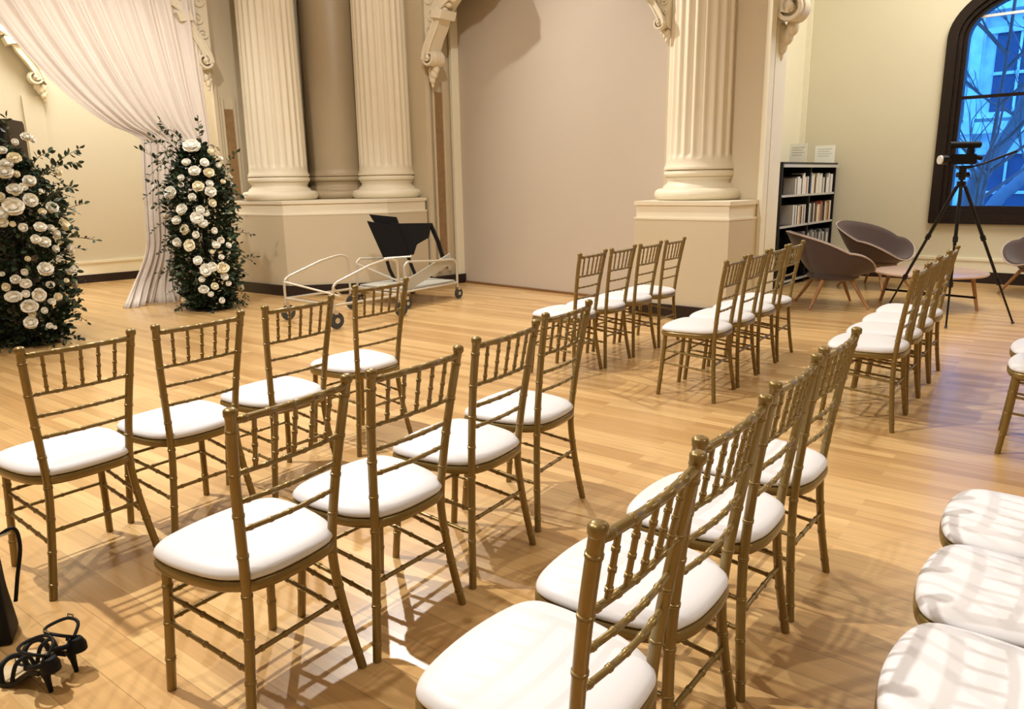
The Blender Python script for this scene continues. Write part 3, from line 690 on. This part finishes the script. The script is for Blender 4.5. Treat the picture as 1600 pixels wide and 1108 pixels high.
# ------------------------------------------------------------------ white tube trolleys
def trolley(loc, rz, L, Wd, label, wheel, h0, h1, panel=False):
    t = thing('trolley', label, 'trolley', (loc[0], loc[1], 0), rz)
    R = .014
    for y, nm in ((0, 1), (Wd, 2)):
        pts = spline([(0, y, wheel), (0, y, h0-.09), (.02, y, h0-.025), (.08, y, h0+.01)], 4)[:-1]+spline([(L*.55, y, h0+(h1-h0)*.75), (L-.14, y, h1), (L-.04, y, h1-.02), (L, y, h1-.09), (L, y, wheel)], 4)
        obj('hand_rail', tube(bmesh.new(), pts, R, 10), 'white_tube', t)
    obj('cross_bar', tube(bmesh.new(), [(0, 0, wheel+.07), (0, Wd, wheel+.07)], R, 10), 'white_tube', t)
    obj('cross_bar', tube(bmesh.new(), [(L, 0, wheel+.07), (L, Wd, wheel+.07)], R, 10), 'white_tube', t)
    for y in (0, Wd): obj('side_bar', tube(bmesh.new(), [(0, y, wheel+.07), (L, y, wheel+.07)], R, 10), 'white_tube', t)
    obj('brace', tube(bmesh.new(), [(0, 0, h0-.05), (L*.5, Wd*.5, wheel+.07)], .011, 8), 'white_tube', t)
    obj('brace', tube(bmesh.new(), [(0, Wd, h0-.05), (L*.5, Wd*.5, wheel+.07)], .011, 8), 'white_tube', t)
    if panel:
        obj('deck', box(bmesh.new(), .02, L-.02, .02, Wd-.02, wheel+.085, wheel+.105), 'grey_panel', t, False)
        mm = Matrix.Translation((.06, .03, wheel+.07)) @ Matrix.Rotation(math.radians(-17), 4, 'Y')
        obj('side_panel', box(bmesh.new(), 0, L*.92, -.008, .008, 0, .13, mm), 'grey_panel', t, False)
    for x in (0, L):
        for y in (0, Wd):
            bm = bmesh.new(); rr = wheel*.5
            m = Matrix.Translation((x+.02, y, rr)) @ Matrix.Rotation(PI/2, 4, 'X')
            v0 = len(bm.verts); lathe(bm, [(rr*.7, -.014), (rr*.95, -.016), (rr, -.008), (rr, .008), (rr*.95, .016), (rr*.7, .014)], 20)
            for v in bm.verts: v.co = m @ v.co
            wh = obj('wheel', bm, 'rubber', t)
            bm = bmesh.new(); lathe(bm, [(rr*.35, -.018), (rr*.35, .018)], 12)
            for v in bm.verts: v.co = m @ v.co
            obj('hub', bm, 'chrome', wh)
            obj('caster_fork', box(bmesh.new(), x-.012, x+.03, y-.024, y+.024, wheel-.02, wheel+.02), 'chrome', t, False)
    return t
trolley((-1.78, 7.40), math.atan2(.65, .56), .86, .86, 'white tubular trolley nearer the gold chairs, both hand rails raised', .17, .47, .64)
trolley((-1.22, 8.55), math.atan2(.75, .55), .93, .80, 'white tubular trolley with grey deck carrying the black folding seat', .13, .54, .50, True)
# black folding seat lying on the second trolley
t = thing('folding_chair', 'black folding chair tipped up on the grey-decked trolley', 'chair', (-1.30, 9.25, 0), 0)
def plate(name, pts, y0, y1, m='black'):
    bm = bmesh.new(); a = [bm.verts.new((x, y0+dy, z)) for x, dy, z in pts]; b = [bm.verts.new((x, y1+dy, z)) for x, dy, z in pts]; n = len(pts)
    bm.faces.new(a); bm.faces.new(b[::-1])
    for i in range(n): bm.faces.new([a[i], a[(i+1) % n], b[(i+1) % n], b[i]])
    bmesh.ops.recalc_face_normals(bm, faces=bm.faces[:]); bmesh.ops.bevel(bm, geom=bm.edges[:], offset=.006, segments=2)
    return obj(name, bm, m, t)
plate('backrest', [(-.44, 0, .985), (-.05, .02, .90), (.06, .04, .55), (-.26, 0, .52)], -.04, 0)
plate('headrest', [(-.43, .10, 1.06), (-.10, .12, 1.02), (-.04, .12, .84), (-.30, .10, .84)], -.02, .02)
plate('seat', [(-.16, .06, .945), (.33, .10, .94), (.29, .10, .76), (.14, .08, .68), (.10, .04, .56), (-.2, .04, .6)], -.03, .03)
obj('leg', tube(bmesh.new(), [(.31, .16, .93), (.40, .16, .70), (.47, .12, .45)], .028, 8), 'black_metal', t)
obj('leg', tube(bmesh.new(), [(-.24, .0, .54), (-.20, .0, .38), (-.14, .0, .245)], .022, 8), 'black_metal', t)
obj('leg', tube(bmesh.new(), [(.02, .05, .56), (.08, .05, .38), (.13, .05, .245)], .022, 8), 'black_metal', t)
obj('support_bar', tube(bmesh.new(), [(-.26, -.03, .53), (.08, -.03, .545)], .012, 8), 'white_tube', t)
obj('foot_bracket', box(bmesh.new(), .42, .54, .08, .16, .40, .45), 'grey_panel', t, False)

# ------------------------------------------------------------------ lounge: shell chairs, table
def lounge_chair(loc, rz, label):
    t = thing('lounge_chair', label, 'armchair', (loc[0], loc[1], 0), rz)      # local +y = facing
    NP, NT = 48, 14
    def P(ph, u, off=0):
        # ph = 0 at the back, +-PI at the front
        c = cos(ph); back = max(0, c); fr = max(0, -c); arm = sin(ph)**2
        R = .37*arm**1+.36*back+.33*fr if True else .4
        R = .30+.12*arm+.10*back+.05*fr
        rim = .395+.43*back**1.25+.22*arm**1.1-.02*fr
        q = u
        r = R*(q**.75)*(1+.10*q*q); h = .335+(rim-.335)*(max(0, q-.35)/.65)**1.6-.03*(1-q)**2
        lean = back*.10*(max(0, q-.4)/.6)
        return Vector((sin(ph)*(r+off), -cos(ph)*(r+lean+off)+.02, h))
    bm = bmesh.new(); rows = []
    for j in range(NT+1):
        u = j/NT
        if j == 0: continue
        rows.append([bm.verts.new(P(2*PI*i/NP, u)) for i in range(NP)])
    for a, b in zip(rows[:-1], rows[1:]):
        for i in range(NP): bm.faces.new([a[i], a[(i+1) % NP], b[(i+1) % NP], b[i]])
    bm.faces.new(rows[0])
    o = obj('shell', bm, 'felt', t, True, 80); md = o.modifiers.new('s', 'SOLIDIFY'); md.thickness = .035; md.offset = -1
    rim = [P(2*PI*i/NP, 1.0)+Vector((0, 0, .004)) for i in range(NP)]
    bm = bmesh.new(); tube(bm, rim+[rim[0]], .009, 6, False); obj('rim_piping', bm, 'felt_trim', t)
    cu = [[(x*1.0, y*1.0+.03, z) for x, y in [(.27*cos(a), .27*sin(a)) for a in [2*PI*k/32 for k in range(32)]]] for z in (0,)]
    bm = bmesh.new(); lathe(bm, [(.22, .30), (.27, .325), (.275, .35), (.25, .372), (.15, .382), (.02, .385)], 40)
    obj('seat_pad', bm, 'felt', t)
    for sx, sy in ((-1, -1), (-1, 1), (1, -1), (1, 1)):
        obj('leg', tube(bmesh.new(), [(sx*.17, sy*.15, .31), (sx*.24, sy*.23, .15), (sx*.31, sy*.31, 0)], [.022, .019, .013], 10), 'oak', t)
    for sy in (-1, 1): obj('cross_bar', tube(bmesh.new(), [(-.19, sy*.17, .285), (.19, sy*.17, .285)], .013, 8), 'oak', t)
    return t
def face(dx, dy): return math.atan2(dy, dx)-PI/2
lounge_chair((3.60, 8.28), face(1, -.12), 'taupe shell armchair seen from behind, beside the bookshelf')
lounge_chair((4.72, 9.62), face(.55, -.85), 'taupe shell armchair against the far wall, facing the round table')
lounge_chair((6.22, 8.62), face(-1, -.1), 'taupe shell armchair cut by the right edge under the window')
t = thing('coffee_table', 'low round pale wooden coffee table behind the tripod', 'table', (4.60, 8.13, 0), 0)
obj('table_top', lathe(bmesh.new(), [(.50, .355), (.55, .362), (.56, .375), (.555, .385), (.54, .388)], 64), 'table_top', t)
for a in (2.28, -.84, .75, -2.4):
    obj('leg', tube(bmesh.new(), [(.42*cos(a), .42*sin(a), .36), (.50*cos(a), .50*sin(a), 0)], [.022, .016], 10), 'oak', t)
for a in (2.28, .75): obj('cross_bar', tube(bmesh.new(), [(.48*cos(a), .48*sin(a), .14), (-.48*cos(a), -.48*sin(a), .14)], .012, 8), 'black_metal', t)

# ------------------------------------------------------------------ camcorder on a tripod
tc_ = Vector((4.35, 7.32, 0))
t = thing('tripod', 'tall black tripod with spread legs in front of the window', 'tripod', tc_[:])
for fx, fy in ((4.07, 6.83), (4.80, 6.98), (3.90, 7.66)):
    d = Vector((fx, fy, 0))-tc_; d.z = 0
    top = Vector((d.x*.06, d.y*.06, 1.30)); ft = Vector((d.x, d.y, .012)); P_ = lambda f: top+(ft-top)*f
    lg = obj('leg', tube(bmesh.new(), [P_(0), P_(.38), P_(.385), P_(.70), P_(.705), P_(1)], [.017, .017, .014, .014, .010, .009], 8), 'black_metal', t)
    for f in (.38, .70):
        obj('leg_clamp', tube(bmesh.new(), [P_(f-.02), P_(f+.015)], .024, 8), 'black_metal', lg)
    obj('rubber_foot', tube(bmesh.new(), [P_(.985), P_(1)], .014, 8), 'rubber', lg)
obj('centre_column', tube(bmesh.new(), [(0, 0, .74), (0, 0, 1.44)], .014, 10), 'black_metal', t)
bm = bmesh.new(); tube(bm, [(0, 0, 1.29), (0, 0, 1.35)], .04, 12); tube(bm, [(0, 0, 1.36), (0, 0, 1.48)], [.03, .034], 12); tube(bm, [(-.05, 0, 1.41), (.06, 0, 1.41)], .026, 10); box(bm, -.06, .06, -.035, .035, 1.475, 1.495)
obj('fluid_head', bm, 'black_metal', t)
obj('pan_handle', tube(bmesh.new(), [(.04, 0, 1.47), (.18, -.02, 1.51), (.46, -.05, 1.62)], [.008, .008, .012], 8), 'black_metal', t)
t = thing('camcorder', 'black camcorder with white-rimmed lens mounted on the tripod', 'camera', (4.35, 7.32, 1.497), .05)
bm = box(bmesh.new(), -.16, .10, -.04, .04, .01, .105); bmesh.ops.bevel(bm, geom=bm.edges[:], offset=.012, segments=2); obj('body', bm, 'black', t)
bm = bmesh.new(); tube(bm, [(-.23, 0, .055), (-.15, 0, .055)], .042, 20); obj('lens_barrel', bm, 'black_metal', t)
bm = bmesh.new(); tube(bm, [(-.245, 0, .055), (-.228, 0, .055)], [.040, .042], 20); obj('lens_hood', bm, 'white_plastic', t)
bm = box(bmesh.new(), -.10, .13, -.02, .02, .165, .20); box(bm, .03, .08, -.02, .02, .10, .17); bmesh.ops.bevel(bm, geom=bm.edges[:], offset=.006, segments=2); obj('top_handle', bm, 'black', t)
bm = bmesh.new(); tube(bm, [(-.16, 0, .19), (.14, 0, .19)], .030, 12); obj('microphone', bm, 'black', t)
bm = bmesh.new(); tube(bm, [(.09, 0, .08), (.17, 0, .065)], .022, 12); obj('viewfinder', bm, 'black', t)

# ------------------------------------------------------------------ bookshelf (double-faced, stands along the lounge's left wall)
sh0 = Vector((4.70, 10.98)); sv = -V; sn = Vector((V.y, -V.x))     # sv: along the shelf towards us, sn: out of the shelf front
rz = math.atan2(sv.y, sv.x)                                          # local x along shelf, local y = left of x
t = thing('bookshelf', 'black library bookshelf with silver shelf edges left of the lounge', 'bookshelf', (sh0.x, sh0.y, 0), rz)
SL, SD = 1.95, .30       # front face at local y=0? computed so that the front looks along +sn
sgn = 1 if Vector((-sv.y, sv.x)).dot(sn) > 0 else -1
def ybox(bm, x0, x1, a, b, z0, z1): y0, y1 = sorted((sgn*a, sgn*b)); return box(bm, x0, x1, y0, y1, z0, z1)
for x in (0, SL/2, SL): obj('upright_panel', ybox(bmesh.new(), x-.012, x+.012, -SD, 0, 0, 1.56), 'shelf', t, False)
obj('back_panel', ybox(bmesh.new(), 0, SL, -SD-.01, -SD, 0, 1.56), 'shelf', t, False)
obj('top_panel', ybox(bmesh.new(), -.02, SL+.02, -SD-.02, .01, 1.56, 1.60), 'shelf', t, False)
obj('top_trim', ybox(bmesh.new(), -.02, SL+.02, .012, .03, 1.535, 1.572), 'shelf_edge', t, False)
shz = (1.19, .80, .42, .08)
for z in shz:
    s_ = obj('shelf_board', ybox(bmesh.new(), .012, SL-.012, -SD, -.01, z-.022, z), 'shelf', t, False)
    obj('shelf_lip', ybox(bmesh.new(), .012, SL-.012, -.01, .0, z-.024, z+.004), 'shelf_edge', s_, False)
cols = {'white': (228, 226, 222), 'cream': (226, 208, 170), 'black': (30, 28, 30), 'brown': (92, 52, 38), 'red': (168, 70, 58), 'blue': (80, 130, 180), 'tan': (190, 150, 100), 'grey': (128, 126, 128)}
for k, c in cols.items(): M['book_'+k] = mat('book_cover_'+k, lin(*c), .45, noise=.12, nscale=40)
seqs = ['white white grey white white white black black white grey white white cream white white brown brown cream white white blue white red white white white black white white white grey white',
        'white tan brown tan tan white black black grey red tan cream white brown brown white black black grey white grey black white grey white brown tan white black white grey white',
        'grey white grey black grey white black grey grey white black black grey grey black white grey grey black grey white black grey grey black white grey black grey grey white black']
rng = random.Random(5); bookm = {}
ONE = 'zeroth first second third fourth fifth sixth seventh eighth ninth tenth eleventh twelfth thirteenth fourteenth fifteenth sixteenth seventeenth eighteenth nineteenth'.split()
def ordinal(n): return ONE[n] if n < 20 else {2: 'twenty', 3: 'thirty', 4: 'forty'}[n//10]+'-'+ONE[n % 10] if n % 10 else {20: 'twentieth', 30: 'thirtieth', 40: 'fortieth'}[n]
ORD = [ordinal(n+1) for n in range(49)]
hn = ['top', 'second', 'third']
for r, sq in enumerate(seqs):
    x = .05
    for i, c in enumerate(sq.split()):
        th = rng.uniform(.028, .052); h = rng.uniform(.20, .275); dp = rng.uniform(.15, .20)
        if x+th > SL-.03: break
        if SL/2-.02 < x+th and x < SL/2+.015: x = SL/2+.016
        bm = ybox(bmesh.new(), 0, th, -dp-.02, -.02, 0, h); ybox(bm, .004, th-.004, -dp-.021, -.025, .003, h+.0005)
        y = sgn*.0
        ordn = i+1; o = obj('book', bm, 'book_'+c, None, False)
        p = sh0+sv*x; o.location = (p.x, p.y, shz[r]+.001); o.rotation_euler = (0, 0, rz)
        tag(o, f'{c} book, {ORD[i]} from the right on the {hn[r]} shelf of the black bookshelf', 'book', f'books on the {hn[r]} shelf of the black bookshelf'); x += th+.002
for s, w_, h_, lb in ((.22, .27, .24, 'white notice sheet standing on the bookshelf top at its far end'), (1.22, .22, .24, 'pale notice sheet standing on the bookshelf top beside the pier')):
    p = sh0+sv*s-sn*.10; q = thing('notice', lb, 'sign', (p.x, p.y, 1.60), math.atan2(-.63, .78))
    obj('sheet', box(bmesh.new(), -w_*.5, w_*.5, -.004, .004, 0, h_), 'paper', q, False)
    bm = bmesh.new()
    for k in range(4): box(bm, -w_*.36, w_*(.36-.12*(k % 2)), -.0055, -.004, h_*(.78-.13*k), h_*(.80-.13*k))
    obj('print_lines', bm, 'ink', q, False)

# ------------------------------------------------------------------ black bag and strappy heels at the lower left
t = thing('handbag', 'tall black bag standing at the lower left edge beside the shoes', 'bag', (-1.79, 2.13, 0), math.radians(25))
bm = box(bmesh.new(), -.15, .15, -.07, .07, 0, .36)
for v in bm.verts:
    if v.co.z > .3: v.co.y *= .35; v.co.x *= .86
bmesh.ops.subdivide_edges(bm, edges=bm.edges[:], cuts=3, use_grid_fill=True)
for v in bm.verts: v.co += Vector((.006*sin(v.co.z*40+v.co.x*20), .012*sin(v.co.x*25+v.co.z*15), 0))
o = obj('bag_body', bm, 'black', t); md = o.modifiers.new('b', 'BEVEL'); md.width = .015; md.segments = 3; md = o.modifiers.new('s', 'SUBSURF'); md.levels = 1; md.render_levels = 2
obj('strap', tube(bmesh.new(), spline([(.12, 0, .33), (.19, .0, .37), (.20, .01, .30), (.18, .0, .20), (.165, -.01, .12)], 6), .006, 8), 'black', t)
obj('buckle', tube(bmesh.new(), [(.145, -.02, .355), (.175, -.02, .362), (.18, .01, .352), (.15, .01, .345)], .004, 8), 'chrome', t)
obj('handle', tube(bmesh.new(), spline([(-.1, 0, .35), (-.07, 0, .43), (.02, 0, .45), (.08, 0, .35)], 6), .008, 8), 'black', t)
def heel(loc, rz, label):
    t = thing('heeled_sandal', label, 'shoe', (loc[0], loc[1], 0), rz)     # local +x = toe
    st = [(-.085, .082, .026), (-.05, .078, .027), (-.01, .052, .026), (.03, .024, .034), (.07, .016, .040), (.11, .016, .034), (.135, .018, .016)]
    def sole(dz0, dz1, sc): 
        bm = bmesh.new(); top = []; bot = []
        P = spline([(x, z, w) for x, z, w in st], 4)
        rows = [[bm.verts.new((p.x, s*p.z*sc, p.y+d)) for s, d in ((-1, dz0), (1, dz0), (1, dz1), (-1, dz1))] for p in P]
        for a, b in zip(rows[:-1], rows[1:]):
            for k in range(4): bm.faces.new([a[k], a[(k+1) % 4], b[(k+1) % 4], b[k]])
        bm.faces.new(rows[0]); bm.faces.new(rows[-1]); return bm
    obj('sole', sole(-.015, .0, 1), 'black', t, True, 50); obj('insole', sole(.0, .003, .86), 'insole', t, True, 50)
    obj('heel', tube(bmesh.new(), [(-.075, 0, .075), (-.082, 0, .04), (-.088, 0, 0)], [.017, .009, .006], 10), 'black', t)
    obj('toe_strap', tube(bmesh.new(), spline([(.06, -.040, .02), (.07, -.03, .06), (.075, 0, .072), (.07, .03, .06), (.06, .040, .02)], 5), .008, 8), 'black', t)
    obj('cross_strap', tube(bmesh.new(), spline([(.02, -.036, .03), (.015, -.022, .075), (.01, 0, .088), (.015, .022, .075), (.02, .036, .03)], 5), .006, 8), 'black', t)
    bmc = bmesh.new(); loft(bmc, [[(-.085+.030*cos(a)*k-.02, .027*sin(a)*k, z) for a in [2*PI*q/16 for q in range(16)]] for z, k in ((.08, 1), (.10, .95), (.118, .6))]); obj('heel_counter', bmc, 'black', t)
    obj('heel_cup', tube(bmesh.new(), spline([(-.04, -.028, .085), (-.09, -.024, .10), (-.108, 0, .108), (-.09, .024, .10), (-.04, .028, .085)], 5), .008, 8), 'black', t)
    obj('ankle_strap', tube(bmesh.new(), spline([(-.10, 0, .12), (-.085, -.034, .145), (-.04, -.038, .150), (-.005, 0, .140), (-.04, .038, .150), (-.085, .034, .145), (-.10, 0, .12)], 5), .005, 8, False), 'black', t)
    obj('strap_buckle', tube(bmesh.new(), [(-.035, -.046, .142), (-.055, -.046, .142), (-.055, -.046, .158), (-.035, -.046, .158), (-.035, -.046, .142)], .003, 6), 'chrome', t)
    return t
heel((-1.445, 1.93), math.radians(158), 'black strappy high-heeled sandal nearer the bottom edge of the photo')
heel((-1.425, 2.015), math.radians(163), 'black strappy high-heeled sandal lying behind its pair, loops upward')

# ------------------------------------------------------------------ outside the window: street, building, bare trees
def out(s, d): p = FC+FD*s+FN*d; return p
struct('ground_outside', prism(bmesh.new(), [out(-30, .5)[:], out(-30, 45)[:], out(45, 45)[:], out(45, .5)[:]], -4.2, -4), 'facade_dark')
t = thing('building', 'blue-lit stone building seen through the arched window', 'building', (*out(0, 13), -4), math.atan2(FD.y, FD.x))
obj('wall', box(bmesh.new(), -22, 30, 0, 4, 0, 22), 'facade', t, False)
wm = None
for r in range(6):
    zz = .8+r*3.1
    obj('ledge', box(bmesh.new(), -22, 30, -.35, 0, zz-.55, zz-.25), 'facade', t, False)
    for c in range(14):
        x = -9+c*2.0
        bm = box(bmesh.new(), x-.55, x+.55, -.03, .0, zz, zz+2.0)
        f = obj('window', bm, 'facade_dark', t, False)
        bm = box(bmesh.new(), x-.9, x-.8, -.14, 0, zz-.1, zz+2.1); box(bm, x+.8, x+.9, -.14, 0, zz-.1, zz+2.1); box(bm, x-.9, x+.9, -.14, 0, zz+2.0, zz+2.15); box(bm, x-.9, x+.9, -.2, 0, zz-.15, zz); box(bm, x-.03, x+.03, -.08, 0, zz, zz+2); box(bm, x-.55, x+.55, -.08, 0, zz+.95, zz+1.03)
        obj('window_surround', bm, 'facade', f, False)
for c in range(14): obj('pilaster', box(bmesh.new(), -10.1+c*2.0, -9.85+c*2.0, -.22, 0, 0, 21), 'facade', t, False)
def tree(p, path, seed, label, r0=.16, nb=7):
    rng = random.Random(seed); t = thing('bare_tree', label, 'tree', (p[0], p[1], -4), 0)
    bmt = bmesh.new(); bmb = bmesh.new()
    tr = spline([(0, 0, 0)]+[(x, 0, z) for x, z in path], 5)
    tube(bmt, tr, [r0*(1-.65*i/len(tr)) for i in range(len(tr))], 10)
    obj('trunk', bmt, 'bark', t)
    def br(p, d, L, r, dep):
        pts = [p]; q = Vector(p); dd = Vector(d)
        for k in range(5): dd = (dd+Vector((rng.uniform(-.25, .25), rng.uniform(-.25, .25), rng.uniform(-.1, .22)))).normalized(); q = q+dd*L/5; pts.append(q.copy())
        tube(bmb, pts, [r*(1-.6*k/5) for k in range(6)], 5)
        if dep > 0:
            for k in range(3 if dep > 1 else 4):
                i = rng.randint(1, 5); br(pts[i], (dd+Vector((rng.uniform(-1, 1), rng.uniform(-.6, .6), rng.uniform(-.3, .8)))).normalized(), L*rng.uniform(.5, .75), r*.5, dep-1)
    for k in range(nb):
        i = rng.randint(9, len(tr)-2); br(tr[i], Vector((rng.choice((-1, 1))*rng.uniform(.5, 1), rng.uniform(-.5, .5), rng.uniform(.2, .9))).normalized(), rng.uniform(1.4, 2.4), .035, 2)
    obj('branches', bmb, 'bark', t)
tree((8.4, 15.0), [(.25, 2.4), (.68, 4.9), (1.40, 6.25), (1.66, 7.4), (2.2, 11)], 3, 'bare tree with thick leaning trunk outside the window, behind the camcorder', .22, 7)
tree((9.4, 17.2), [(.7, 2.5), (1.6, 4.68), (2.25, 5.43), (3.3, 8), (4, 11)], 8, 'darker bare tree leaning right at the window edge', .2, 6)
tree((8.0, 13.0), [(.1, 2.4), (.1, 4.6), (.2, 6.5), (.25, 8), (.3, 11)], 13, 'thin bare tree at the left side of the window view', .05, 9)
